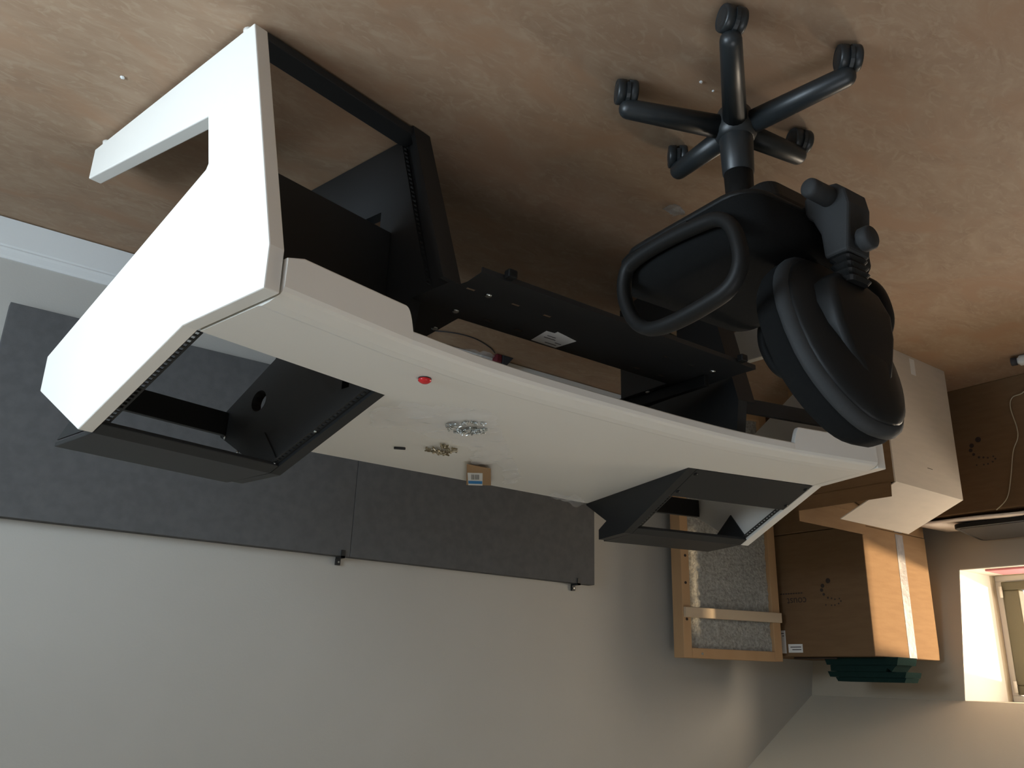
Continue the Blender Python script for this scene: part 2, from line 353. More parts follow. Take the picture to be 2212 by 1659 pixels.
for far in (False, True):
    F = lambda w: (lambda d, z: wing(w, d, z, far))
    obj('side_panel', prism(bmesh.new(), PROF, [], F(0), F(-T)), 'white', desk, bevel=.003)
    for d in (.045, .745):
        obj('foot_glide', cyl(bmesh.new(), wing(-T/2, d, 0, far), wing(-T/2, d, Z0+.002, far), .017, .014, n=16), 'white', desk, smooth=True)
    # black inner panel that carries on up as the cheek of the rack hood
    ip = ([(0, .004), (-.172, .575), (-.150, .700)] if far else [(0, .004), (-.152, .497), (-.01, .503), (.03, .7005)])+[(.098, .7005), (.098, .7291), (.5124, .8833), (.700, .8833), (.700, .846), (.641, .821), (.80, .735), (.79, .660), (.558, .538), (.52, .40), (.52, .004)]
    holes = [ell(.617, .655, .036, .032), [(.205, .665), (.235, .665), (.235, .695), (.205, .695)], [(.138, .205), (.222, .203), (.138, .260)]]
    obj('inner_panel', prism(bmesh.new(), ip, holes, F(WI), F(WI-T2)), 'black', desk)
    # folded front flange of the inner panel
    fl = [(0, .004), (-.172, .575), (-.158, .578), (.014, .006)] if far else [(0, .004), (-.152, .497), (-.138, .497), (.014, .006)]
    obj('front_flange', prism(bmesh.new(), fl, [], F(WI), F(WI+.03)), 'black', desk)
    def bar(name, poly, w0=-T-.001, w1=WI+.001, material='black', parent=desk, bev=.002):
        return obj(name, prism(bmesh.new(), poly, [], F(w0), F(w1)), material, parent, bevel=bev)
    bar('bottom_rail', [(.0, Z0), (.062, Z0), (.062, .034), (.0, .034)])
    o_ = 0 if far else .148
    bar('front_crossbar', [(-.125+o_, .545), (-.11+o_, .545), (-.11+o_, .592), (-.125+o_, .592)])
    bar('rear_bar', [(.768, .664), (.786, .664), (.786, .735), (.768, .735)])
    if not far:
        bar('back_panel', [(.088, .285), (.097, .285), (.097, .700), (.088, .700)])
    # hood: top plate and front lip
    e0 = slope(.402); e1 = slope(.4425)
    bar('hood_top', [e0, e1, (.722, .8845), (.722, .8725), (.516, .8725), slope(.402, -.012)])
    # triangular gusset under the hood
    g = [(.475, .858), (.50, .868), (.715, .868), (.56, .760)]
    for w in (-T-.001, WI+.001):
        s = 1 if w > -.1 else -1
        obj('hood_gusset', prism(bmesh.new(), g, [], F(w), F(w-.004*s)), 'black', desk)
    # perforated rack rails: real square holes
    def ladder(w0, w1, p0, p1, n, nd):
        bm = bmesh.new(); p0, p1 = Vector(p0), Vector(p1); nd = Vector(nd)
        def q(w, t, o): v = p0.lerp(p1, t)+nd*o; return wing(w, v.x, v.y, far)
        def slab(a0, a1, t0, t1):
            vs = [bm.verts.new(q(a, t, o)) for a in (a0, a1) for t in (t0, t1) for o in (0, .0025)]
            for k in ((0, 1, 3, 2), (4, 6, 7, 5), (0, 4, 5, 1), (2, 3, 7, 6), (0, 2, 6, 4), (1, 5, 7, 3)): bm.faces.new([vs[i] for i in k])
        dw = w1-w0
        slab(w0, w0+dw*.28, 0, 1); slab(w1-dw*.24, w1, 0, 1)
        for i in range(n+1):
            c = i/n; h = .19/n
            slab(w0+dw*.28, w1-dw*.24, max(0, c-h), min(1, c+h))
        return bm
    for (a, b) in ((-T-.001, -T-.021), (WI+.001, WI+.021)):
        obj('rack_rail', ladder(a, b, slope(.012, -.012), slope(.432, -.012), 27, (-SL.y, SL.x)), 'black', desk)
        obj('rack_rail', ladder(a, b, (.052, .040), (-.080, .490), 30, (-.958, -.285)), 'black', desk)
    if far:
        # blank rack panel over the lower part of the slope
        p = [slope(.004), slope(.172), slope(.172, -.003), slope(.004, -.003)]
        bp_ = bar('blank_panel', p, -T-.002, WI+.002)
        for s in (.03, .142):
            for w in (-T-.013, WI+.013):
                c = wing(w, *slope(s), True); nn = wing(w, *slope(s, .004), True)
                obj('panel_screw', lathe(bmesh.new(), c, nn-c, [(0, .007), (.002, .007), (.004, .004)], 12), 'plastic', bp_, smooth=True)
    else:
        for s, w in ((.225, WI+.012), (.405, WI+.012), (.415, -T-.012)):
            c = wing(w, *slope(s, -.009), False); nn = wing(w, *slope(s, 0), False)
            obj('rail_screw', lathe(bmesh.new(), c, nn-c, [(0, .005), (.002, .005), (.004, .003)], 12), 'zinc', desk, smooth=True)
        for d, z in ((.66, .842), (.69, .80), (.77, .742)):
            obj('rail_screw', lathe(bmesh.new(), wing(WI+.001, d, z), wing(WI+.1, d, z)-wing(WI, d, z), [(0, .006), (.003, .006), (.005, .003)], 12), 'zinc', desk, smooth=True)

# desktop: one sheet with a rolled front edge and deeper skirts under the bays
half = []
for k in range(9): half.append(wing(-T-.005-(.345-T-.005)*k/8, -.196, 0))
half = [Vector((v.x, v.y, 0)) for v in half]
mid = smooth_path([half[-1], Vector((-.90, 1.508, 0)), Vector((-1.02, 1.525, 0)), Vector((-1.16, 1.535, 0)), Vector((-1.30, 1.539, 0)), Vector((XC, 1.540, 0))], 6)
front = half+mid[1:]
# insert dense points for the rounded end of the skirt
cut = [wing(-.345-.0035*k, -.196, 0) for k in range(1, 8)]
front = half+[Vector((c.x, c.y, 0)) for c in cut]+[p for p in mid[1:] if p.x < cut[-1].x-.01]
nh = len(half)
zb = [.637]*len(front)
for k, p in enumerate(front):
    if k >= nh:
        t = min(1, (k-nh+1)/7); zb[k] = .637+.052*(1-math.sqrt(max(0, 1-t*t))) if k < nh+7 else .690
for k in range(nh, nh+7):
    t = (k-nh+1)/7; zb[k] = .637+.053*(t**2.2)
zb[0] = .650; zb[1] = .637
front2 = [Vector((2*XC-p.x, p.y, 0)) for p in front[::-1][1:]]
FR = front+front2; ZB = zb+zb[::-1][1:]
bm = bmesh.new()
n = len(FR); rows = []
for i, p in enumerate(FR):
    a = FR[max(0, i-1)]; b = FR[min(n-1, i+1)]; t = (b-a).normalized(); nb = Vector((t.y, -t.x, 0))
    if nb.y < 0: nb = -nb
    q = [(.082, .7290), (.070, .7320), (.046, .7305), (.012, .7235), (.004, .7190), (0, .7110), (0, ZB[i]+.003), (.003, ZB[i]), (.016, ZB[i]), (.016, .705)]
    rows.append([p+nb*o+Vector((0, 0, z)) for o, z in q])
vr = [[bm.verts.new(v) for v in r] for r in rows]
for a, b in zip(vr, vr[1:]):
    for k in range(len(a)-1): bm.faces.new((a[k], a[k+1], b[k+1], b[k]))
dl, yb = .098, 2.497
def backpts(z):
    L_ = []
    i0 = wing(-T-.006, dl, z); i1 = wing(WI-T2-.001, dl, z)
    dd = (yb-i1.y)/ct; i2 = wing(WI-T2-.001, dl+dd, z)
    near = [i0, i1, i2]
    return near, [Vector((2*XC-v.x, v.y, z)) for v in near[::-1]]
topn, topf = backpts(.729); botn, botf = backpts(.705)
tv = [bm.verts.new(v) for v in topn+topf]; bv = [bm.verts.new(v) for v in botn+botf]
bm.faces.new([r[0] for r in vr]+tv[::-1]); bm.faces.new([r[-1] for r in vr]+bv[::-1])
for i in range(len(tv)-1): bm.faces.new((tv[i], tv[i+1], bv[i+1], bv[i]))
bm.faces.new([v for v in vr[0]]+[bv[0], tv[0]]); bm.faces.new([v for v in vr[-1]]+[bv[-1], tv[-1]])
dt = obj('desktop', bm, 'white', desk)
for p in dt.data.polygons: p.use_smooth = False

# slotted black shelf plate spanning between the inner panels
ZT = .495
def rect(x0, x1, y0, y1): return [(x0, y0), (x1, y0), (x1, y1), (x0, y1)]
slots = [rect(x-.013, x+.013, y-.0055, y+.0055) for x, y in ((-1.021, 1.589), (-1.160, 1.591), (-1.265, 1.593), (-1.160, 1.715), (-1.264, 1.717), (-1.819, 1.591), (-1.714, 1.593), (-1.819, 1.715), (-1.714, 1.717))]
outer = [(-.989, 1.493), (-1.989, 1.493), (-1.989, 1.56), (-1.935, 1.62), (-1.888, 1.757), (-1.888, 1.757)]
PL = [(-.989, 1.493), (-.992, 1.56), (-.955, 1.70), (-.955, 2.05), (-1.094, 2.05), (-1.094, 1.757), (-1.884, 1.757), (-1.884, 2.05), (-2.020, 2.05), (-1.995, 1.75), (-1.986, 1.56), (-1.989, 1.493)]
shelf = obj('shelf_plate', prism(bmesh.new(), PL, slots, lambda a, b: Vector((a, b, ZT)), lambda a, b: Vector((a, b, ZT-.002))), 'black', desk)
obj('front_flange', bx(-1.989, -.989, 1.493, 1.497, ZT-.014, ZT-.002), 'black', shelf)
obj('rear_flange', bx(-1.884, -1.094, 1.753, 1.757, ZT-.024, ZT-.002), 'black', shelf)
for x in (-1.064, -1.914):
    obj('stop_foot', bx(x-.013, x+.013, 1.470, 1.493, ZT-.024, ZT-.002), 'plastic', shelf, bevel=.004)
for x, y in ((-1.073, 1.588), (-1.062, 1.72), (-1.080, 1.853), (-1.905, 1.588), (-1.916, 1.72), (-1.898, 1.853)):
    obj('bolt', lathe(bmesh.new(), (x, y, ZT), (0, 0, 1), [(0, .010), (.001, .010), (.004, .008), (.006, .003)], 14), 'zinc', shelf, smooth=True)
bm = bmesh.new(); pp = [(-1.332, 1.747), (-1.324, 1.67), (-1.352, 1.668), (-1.352, 1.655), (-1.434, 1.673), (-1.421, 1.749)]
st = obj('label_sticker', prism(bm, pp, [], lambda a, b: Vector((a, b, ZT+.0012)), lambda a, b: Vector((a, b, ZT+.0002))), 'paper', shelf)
for k, (a, b) in enumerate(((-1.345, -1.375), (-1.345, -1.385), (-1.395, -1.417), (-1.37, -1.41))):
    y = 1.69+.014*k; obj('printed_line', bx(b, a, y, y+.003, ZT+.0012, ZT+.0016), 'ink', st)
# drawer slide on the far side of the shelf
sl_ = obj('drawer_slide', bx(-1.925, -1.905, 1.62, 2.045, ZT+.0005, ZT+.036), 'plastic', desk, bevel=.002)
obj('slide_catch', bx(-1.904, -1.892, 1.975, 2.005, ZT+.004, ZT+.032), 'paper', sl_)

# ================================================================== things on the desktop
DZ = .7292
t = empty('red_cap', (-.942, 1.647, DZ), 'small glossy red oval cap lying near the front of the white desktop', 'cap')
bm = lathe(bmesh.new(), (-.942, 1.647, DZ), (0, 0, 1), [(0, .0150), (.001, .0160), (.002, .0160), (.0022, .014)], 24)
obj('cap_base', bm, 'ink', t, smooth=True)
bm = lathe(bmesh.new(), (-.942, 1.647, DZ+.002), (0, 0, 1), [(0, .0150), (.005, .0160), (.008, .0125), (.0105, .008), (.0112, .0005)], 24)
obj('cap_dome', bm, 'red', t, smooth=True)
tag(obj('black_plug', bx(-1.232, -1.196, 2.244, 2.254, DZ, DZ+.007, f=lambda x, y, z: Vector((-1.214, 2.249, z))+Matrix.Rotation(R(28), 3, 'Z') @ Vector((x+1.214, y-2.249, 0))), 'ink', origin=(-1.214, 2.249, DZ), bevel=.002),
    'tiny black plug lying alone on the white desktop', 'plug')
# screws
def screw_proto(material, L, name):
    t = empty(name, (0, 0, 0), '', 'screw')
    obj('screw_head', lathe(bmesh.new(), (0, 0, 0), (1, 0, 0), [(0, .0046), (.001, .0050), (.0025, .0046), (.0036, .0025)], 10), material, t, smooth=True)
    prof = []
    for k in range(12): prof += [(-.001-L*k/12, .0022), (-.001-L*(k+.5)/12, .0029)]
    obj('screw_shank', lathe(bmesh.new(), (0, 0, 0), (1, 0, 0), prof+[(-.001-L, .0010)], 8), material, t)
    return t
def pile(material, L, cx, cy, rx, ry, ang, num, label, group, name):
    p = screw_proto(material, L, name)
    for k in range(num):
        o = p if k == 0 else copy_tree(p)
        rr = math.sqrt(random.random()); a = random.random()*2*math.pi
        u, v = rr*rx*math.cos(a), rr*ry*math.sin(a)
        lay = random.random()*max(0, 1-rr)*.016
        o.location = (cx+u*math.cos(ang)-v*math.sin(ang), cy+u*math.sin(ang)+v*math.cos(ang), DZ+.0052+lay)
        o.rotation_euler = (random.random()*6, random.uniform(-.12, .18)+lay*12, random.random()*6.28)
        tag(o, label, 'screw', group)
pile('zinc', .012, -1.240, 1.912, .060, .066, R(25), 58, 'small bright zinc screw in the heap on the clear bag', 'zinc screws heaped on the desktop', 'zinc_screw')
pile('brass', .016, -1.318, 2.168, .046, .060, R(50), 30, 'small yellowish screw in the heap nearer the wall edge of the desktop', 'yellowish screws heaped on the desktop', 'yellowish_screw')

def crumple(name, poly, z, amp, material, res, seed, parent=None):
    rnd = random.Random(seed)
    xs = [p[0] for p in poly]; ys = [p[1] for p in poly]
    def inside(x, y):
        c = False; j = len(poly)-1
        for i in range(len(poly)):
            if (poly[i][1] > y) != (poly[j][1] > y) and x < (poly[j][0]-poly[i][0])*(y-poly[i][1])/(poly[j][1]-poly[i][1])+poly[i][0]: c = not c
            j = i
        return c
    fs = [(rnd.uniform(-70, 70), rnd.uniform(-70, 70), rnd.random()*6) for _ in range(9)]
    def h(x, y):
        s = sum(abs(math.sin((a*x+b*y)*.6+c)) for a, b, c in fs)/9
        return z+amp*max(0, (s-.45))*2.4+.0006
    bm = bmesh.new(); g = {}
    nx = int((max(xs)-min(xs))/res)+2; ny = int((max(ys)-min(ys))/res)+2
    for i in range(nx):
        for j in range(ny):
            x, y = min(xs)+i*res, min(ys)+j*res
            jx, jy = x+rnd.uniform(-.2, .2)*res, y+rnd.uniform(-.2, .2)*res
            if inside(x, y): g[i, j] = bm.verts.new((jx, jy, h(jx, jy)))
    for (i, j) in list(g):
        if (i+1, j) in g and (i, j+1) in g and (i+1, j+1) in g: bm.faces.new((g[i, j], g[i+1, j], g[i+1, j+1], g[i, j+1]))
    o = obj(name, bm, material, parent, smooth=False, origin=(sum(xs)/len(xs), sum(ys)/len(ys), z))
    return o
bag = crumple('plastic_bag', [(-.943, 1.938), (-.978, 1.814), (-1.06, 1.791), (-1.176, 1.729), (-1.222, 1.742), (-1.492, 2.044), (-1.728, 2.295), (-1.753, 2.423), (-1.715, 2.40), (-1.565, 2.20), (-1.44, 2.21), (-1.40, 2.11), (-1.252, 2.05), (-1.143, 2.051), (-1.019, 2.07)], DZ, .017, 'poly', .009, 3)
tag(bag, 'large clear plastic bag spread flat across the middle of the desktop', 'plastic bag')
tag(crumple('plastic_bag', [(-1.941, 2.426), (-1.956, 2.355), (-2.046, 2.349), (-2.15, 2.44), (-2.160, 2.49), (-2.068, 2.492)], DZ, .030, 'poly', .010, 5), 'small crumpled clear plastic bag against the far black rack cheek', 'plastic bag')
t = empty('parts_card', (-1.58, 2.37, DZ), 'brown card with a white and blue barcode sticker at the desk edge', 'card')
cp = [(-1.456, 2.237), (-1.549, 2.235), (-1.695, 2.440), (-1.655, 2.470), (-1.625, 2.494)]
obj('card_back', prism(bmesh.new(), cp, [], lambda a, b: Vector((a, b, DZ+.014)), lambda a, b: Vector((a, b, DZ+.0155))), 'kraft', t)
S0, SX, SY = Vector((-1.522, 2.332)), Vector((-1.563+1.522, 2.302-2.332)), Vector((-1.631+1.522, 2.490-2.332))
def sk(u, v, z): p = S0+SX*u+SY*v; return Vector((p.x, p.y, z))
def stp(name, u0, u1, v0, v1, z0, z1, m_, par): return obj(name, bx(u0, u1, v0, v1, z0, z1, f=sk), m_, par)
zz = DZ+.0156
stk = stp('sticker', 0, 1, 0, 1, zz, zz+.0006, 'paper', t)
stp('blue_band', .02, .98, .62, .86, zz+.0006, zz+.001, 'blue', stk)
u = .24
rb = random.Random(2)
while u < .74:
    wd = rb.choice((.012, .02, .03)); stp('barcode_bar', u, u+wd, .12, .5, zz+.0006, zz+.001, 'ink', stk); u += wd+rb.choice((.015, .022, .03))

# ================================================================== office chair
CB = Vector((-1.444, 1.094, 0)); CA = R(2.5)
cF = Vector((-math.sin(CA), math.cos(CA), 0)); cR = Vector((math.cos(CA), math.sin(CA), 0))
def ch(w, d, z): return CB+cR*w+cF*d+Vector((0, 0, z))
chair = empty('office_chair', CB, 'black office chair with looped armrests standing before the desk', 'chair')
obj('base_hub', lathe(bmesh.new(), ch(0, 0, .062), (0, 0, 1), [(0, .030), (.005, .040), (.035, .050), (.065, .052), (.080, .045), (.088, .036)], 28), 'tube', chair, smooth=True)
for a in (-37.8, 34.4, 106.5, 178.2, -109.8):
    dv = Vector((math.cos(R(a)), math.sin(R(a)), 0))
    p0 = CB+dv*.030+Vector((0, 0, .112)); p1 = CB+dv*.262+Vector((0, 0, .072))
    pts = [p0, p0.lerp(p1, .3), p0.lerp(p1, .65), p1]
    bm = cyl(bmesh.new(), p0, p1, .029, .0245, n=18, round1=.023)
    obj('base_leg', bm, 'tube', chair, smooth=True)
    cc = CB+dv*.268
    ax = Matrix.Rotation(R(random.uniform(-12, 12)), 3, 'Z') @ Vector((.86, .50, 0)); bk = Matrix.Rotation(R(90), 3, 'Z') @ ax
    bm = cyl(bmesh.new(), cc+Vector((0, 0, .030)), cc+Vector((0, 0, .062)), .0105, n=12)
    cs = obj('caster', bm, 'tube', chair, smooth=True)
    wc = cc-bk*.010+Vector((0, 0, .0313))
    for s in (-1, 1):
        bm = lathe(bmesh.new(), wc+ax*s*.004, ax*s, [(0, .026), (.001, .0310), (.017, .0310), (.021, .029), (.0215, .0255), (.0200, .0245), (.0225, .018), (.0238, .008), (.0240, .0003)], 28)
        obj('wheel', bm, 'tube', cs, smooth=True)
    hood = []
    for k in range(13):
        an = R(-10+200*k/12); hood.append(wc+bk*math.cos(an)*.034+Vector((0, 0, math.sin(an)*.034)))
    bm = bmesh.new(); loft(bm, [[p+ax*.0045 for p in hood]+[wc+ax*.0045], [p-ax*.0045 for p in hood]+[wc-ax*.0045]])
    obj('caster_hood', bm, 'tube', cs)
obj('column_sleeve', lathe(bmesh.new(), ch(0, 0, .140), (0, 0, 1), [(0, .040), (.004, .0405), (.10, .037), (.102, .035), (.103, .035)], 28), 'tube', chair, smooth=True)
obj('gas_column', lathe(bmesh.new(), ch(0, 0, .242), (0, 0, 1), [(0, .0345), (.09, .032), (.12, .031)], 28), 'plastic', chair, smooth=True)

def rrect(w0, w1, d0, d1, rad, n=6):
    out = []
    for cx, cy, a0 in ((w1-rad[0], d1-rad[0], 0), (w0+rad[1], d1-rad[1], 90), (w0+rad[2], d0+rad[2], 180), (w1-rad[3], d0+rad[3], 270)):
        k = {0: 0, 90: 1, 180: 2, 270: 3}[a0]
        for i in range(n+1):
            a = R(a0+90*i/n); out.append((cx+rad[k]*math.cos(a), cy+rad[k]*math.sin(a)))
    return out
def stack(levels, rad):
    return loft(bmesh.new(), [[ch(w, d, z+zt*(d)) for w, d in rrect(-hw, hw, d0, d1, rad)] for hw, d0, d1, z, zt in levels])
# mechanism, moulded seat pan, cushion
obj('seat_mechanism', stack([(.055, -.11, .10, .345, 0), (.085, -.15, .13, .362, 0), (.10, -.17, .15, .41, 0), (.10, -.17, .15, .452, 0)], [.03]*4), 'plastic', chair, bevel=.004)
obj('seat_pan', stack([(.15, -.14, .14, .412, 0), (.190, -.178, .182, .426, 0), (.208, -.194, .198, .442, 0), (.212, -.198, .202, .456, 0)], [.06, .06, .07, .07]), 'plastic', chair, smooth=True)
obj('seat_cushion', stack([(.210, -.196, .200, .454, 0), (.216, -.202, .207, .464, 0), (.217, -.204, .211, .508, 0), (.204, -.193, .198, .538, 0), (.16, -.16, .15, .551, 0), (.08, -.09, .06, .553, 0)], [.045, .045, .065, .065]), 'fabric', chair, smooth=True)
# looped armrests
loop2 = [(.142, .519), (.108, .500), (.025, .494), (-.071, .499), (-.135, .510), (-.170, .544), (-.186, .601), (-.180, .642), (-.150, .672), (-.090, .684), (-.02, .690), (.040, .688), (.084, .674), (.122, .638), (.148, .575)]
for s in (1, -1):
    path = smooth_path([Vector((0, d, z)) for d, z in loop2], 5, True)
    bm = bmesh.new(); n = len(path); rings = []
    for i, p in enumerate(path):
        tdir = (path[(i+1) % n]-path[i-1]).normalized(); nn = Vector((0, tdir.z, -tdir.y))
        top = max(0, min(1, (p.z-.66)/.05))
        hw, hn = .0165+.007*top, .0150
        rings.append([bm.verts.new(ch(s*.235+hw*math.copysign(abs(math.cos(2*math.pi*k/14))**.7, math.cos(2*math.pi*k/14)), p.y+nn.y*hn*math.sin(2*math.pi*k/14), p.z+nn.z*hn*math.sin(2*math.pi*k/14))) for k in range(14)])
    for i in range(n):
        a, b = rings[i], rings[(i+1) % n]
        for k in range(14): bm.faces.new((a[k], a[(k+1) % 14], b[(k+1) % 14], b[k]))
    arm = obj('armrest', bm, 'plastic', chair, smooth=True)
    bm = bmesh.new(); box(bm, s*.190, s*.236, -.05, .03, .470, .494, f=lambda x, y, z: ch(x, y, z))
    obj('arm_bracket', bm, 'plastic', arm, bevel=.005)
# back bracket with tension handle and knob
bk2 = [(-.232, .578), (-.228, .520), (-.212, .482), (-.196, .466), (-.196, .424), (-.215, .413), (-.246, .413), (-.274, .420), (-.293, .440), (-.299, .475), (-.286, .578)]
obj('back_bracket', prism(bmesh.new(), bk2, [], lambda d, z: ch(.038, d, z), lambda d, z: ch(-.038, d, z)), 'edge', chair, bevel=.008, bseg=3)
obj('bracket_arm', bx(-.026, .026, -.205, -.08, .428, .458, f=lambda x, y, z: ch(x, y, z)), 'plastic', chair, bevel=.010, bseg=3)
obj('tension_handle', lathe(bmesh.new(), ch(.030, -.256, .446), cR, [(0, .021), (.064, .0205), (.070, .0195), (.073, .017), (.075, .012), (.0755, .006), (.076, .0003)], 28), 'edge', chair, smooth=True)
obj('height_knob', lathe(bmesh.new(), ch(0.008, -.286, .556), -cF, [(0, .010), (.012, .010), (.013, .022), (.016, .025), (.034, .025), (.038, .021), (.039, .0003)], 24), 'edge', chair, smooth=True)
rings = []
for k in range(9):
    t_ = k/8; d_ = -.260-.004*t_; z_ = .576+.062*t_; w_ = .030+(.006 if k % 2 else 0); e_ = .020+(.005 if k % 2 else 0)
    rings.append([ch(a, d_+b, z_) for a, b in rrect(-w_, w_, -e_, e_, [.012]*4, 3)])
obj('bellows', loft(bmesh.new(), rings), 'plastic', chair)
# backrest: cushion with edging and a moulded rear shell
def back_rings(levels, n=40):
    out = []
    for off, sc in levels:
        ring = []
        for k in range(n):
            a = 2*math.pi*k/n; c, s = math.cos(a), math.sin(a)
            e = 2/2.7
            w = math.copysign(abs(c)**e, c); v = math.copysign(abs(s)**e, s)
            hw = .148-.034*v*v if v > 0 else .148-.022*v*v
            w = w*hw*sc; v = v*.205*sc
            lean = -.150-.125*((v+.205)/.410)+.55*w*w
            ring.append(ch(w, lean+off*1.0, .752+v+off*.22))
        out.append(ring)
    return out
bc = obj('backrest_cushion', loft(bmesh.new(), back_rings([(-.006, .965), (0, .99), (.012, 1.0), (.034, .985), (.048, .94), (.056, .80), (.058, .4), (.058, .01)])), 'fabric', chair, smooth=True)
obj('backrest_edging', loft(bmesh.new(), back_rings([(-.030, .930), (-.022, .985), (-.012, 1.0), (-.004, .995), (-.002, .96)])), 'edge', chair, smooth=True)
obj('backrest_shell', loft(bmesh.new(), back_rings([(-.026, .93), (-.036, .90), (-.044, .82), (-.052, .62), (-.062, .40), (-.064, .2), (-.064, .01)])), 'plastic', chair, smooth=True)
rings = []
for z_, hw, dd in ((.616, .040, .030), (.645, .078, .036), (.69, .092, .034), (.74, .088, .022), (.80, .066, .008), (.85, .04, .000)):
    d_ = -.150-.125*((z_-.547)/.410)-.058
    rings.append([ch(a, d_+b, z_) for a, b in rrect(-hw, hw, -dd, .02, [.014]*4, 3)])
obj('spine_cover', loft(bmesh.new(), rings), 'plastic', chair, smooth=True)

# ================================================================== cartons
def text_mesh(name, body, size, origin, ux, uy, material, parent):
    cu = bpy.data.curves.new(name, 'FONT'); cu.body = body; cu.size = size; cu.extrude = .0003
    to = bpy.data.objects.new(name, cu); C.objects.link(to)
    me = bpy.data.meshes.new_from_object(to.evaluated_get(bpy.context.evaluated_depsgraph_get())); bpy.data.objects.remove(to)
    off = root_loc(parent); ux, uy = Vector(ux), Vector(uy); n = ux.cross(uy)
    for v in me.vertices: v.co = Vector(origin)+ux*v.co.x+uy*v.co.y+n*v.co.z-off
    me.materials.append(M[material]); o = bpy.data.objects.new(name, me); C.objects.link(o); o.parent = parent
    return o
def logo(x, dy, dz, parent, sc=1.0):
    # arc of dots, big to small, on a face looking along +X
    pts = [(2.457, .899, .0125), (2.489, .921, .010), (2.496, .941, .0085), (2.486, .962, .0065), (2.465, .979, .0052), (2.446, .983, .0045), (2.428, .988, .004), (2.404, .986, .0038), (2.397, .998, .0042), (2.410, 1.009, .0040), (2.431, 1.015, .0038), (2.449, 1.015, .0036), (2.480, 1.012, .0034)]
    for y, z, r in pts:
        c = Vector((x, (y-2.45)*sc+2.45+dy, (z-.96)*sc+.96+dz))
        obj('logo_dot', cyl(bmesh.new(), c, c+Vector((.0008, 0, 0)), r*sc, n=14), 'print', parent)
def carton(x0, x1, y0, y1, z0, z1, label, logo_z=None, tape=True, lines=True):
    t = empty('carton', ((x0+x1)/2, (y0+y1)/2, z0), label, 'box', 'packing cartons')
    b = obj('carton_body', bx(x0, x1, y0, y1, z0, z1), 'card', t, bevel=.004)
    if tape:
        obj('tape_strip', bx(tape[0], tape[1], y0-.0012, y0, z0+.01, z1), 'tape', b)
    return t
up1 = carton(-4.285, -3.718, 2.25, 2.985, .652, 1.248, 'tall brown carton stacked on top, its taped side catching the sun', tape=(-4.072, -4.005))
logo(-3.7178, 0, 0, up1)
text_mesh('carton_print', 'coust', .052, (-3.7176, 2.585, .970), (0, 1, 0), (0, 0, 1), 'print', up1)
for k in range(9):
    y = 2.606+k*.015; obj('small_print', bx(-3.7178, -3.717, y, y+.011, .945, .951), 'print', up1)
for y0, y1, z0, z1 in ((2.629, 2.711, 1.191, 1.231), (2.724, 2.764, 1.125, 1.234)):
    s = obj('shipping_label', bx(-3.718, -3.7168, y0, y1, z0, z1), 'paper', up1)
    for k in range(2): obj('printed_line', bx(-3.7168, -3.7164, y0+.008, y1-.012-.01*k, z0+.012+.012*k, z0+.016+.012*k), 'ink', s)
lo1 = carton(-4.285, -3.716, 2.252, 2.985, 0, .650, 'brown carton on the floor at the bottom of the stack by the corner', tape=(-4.072, -4.005))
b3 = carton(-4.45, -4.03, 1.22, 2.215, 0, .600, 'brown carton with dotted logo standing below the window', tape=None)
logo(-4.0298, -.66, -.63, b3, 1.05)
text_mesh('carton_print', 'coust', .052, (-4.0296, 1.925, .34), (0, 1, 0), (0, 0, 1), 'print', b3)
# open carton in front
OX0, OX1, OY0, OY1, OZ = -3.74, -3.205, 1.77, 2.235, .60
t2 = empty('open_carton', ((OX0+OX1)/2, (OY0+OY1)/2, 0), 'open carton with raised flaps standing on the floor behind the chair', 'box', 'packing cartons')
bm = bmesh.new(); th = .006
box(bm, OX0, OX1, OY0+th, OY1, .001, .008); box(bm, OX0, OX1, OY1-th, OY1, .008, OZ); box(bm, OX0, OX0+th, OY0+th, OY1-th, .008, OZ); box(bm, OX1-th, OX1, OY0+th, OY1-th, .008, OZ)
obj('carton_body', bm, 'card', t2)
obj('carton_front', bx(OX0, OX1, OY0, OY0+th, .001, OZ), 'card_lit', t2)
def flap(p0, p1, dirv, L, m_):
    p0, p1, dirv = Vector(p0), Vector(p1), Vector(dirv).normalized(); nn = (p1-p0).cross(dirv).normalized()*.004
    bm = bmesh.new(); q = [p0, p1, p1+dirv*L, p0+dirv*L]
    loft(bm, [[v for v in q], [v+nn for v in q]]); return obj('carton_flap', bm, m_, t2)
flap((OX1-.006, OY0, OZ), (OX0, OY0, OZ), (0, math.cos(R(24)), math.sin(R(24))), .29, 'card_lit')
flap((OX1, OY0+.02, OZ), (OX1, OY1-.01, OZ), (.10, 0, 1), .060, 'card')
flap((OX1-.01, OY1, OZ), (OX0+.01, OY1, OZ), (0, .02, 1), .100, 'card')
flap((OX0+.01, OY0+.02, OZ-.01), (OX0+.01, OY1-.02, OZ-.01), (.95, 0, -.3), .16, 'card')
obj('shipping_label', bx(-3.478, -3.440, OY0-.0012, OY0, .012, .086), 'paper', t2)
obj('printed_mark', bx(-3.512, -3.47, OY0-.0008, OY0, .50, .502), 'print', t2)
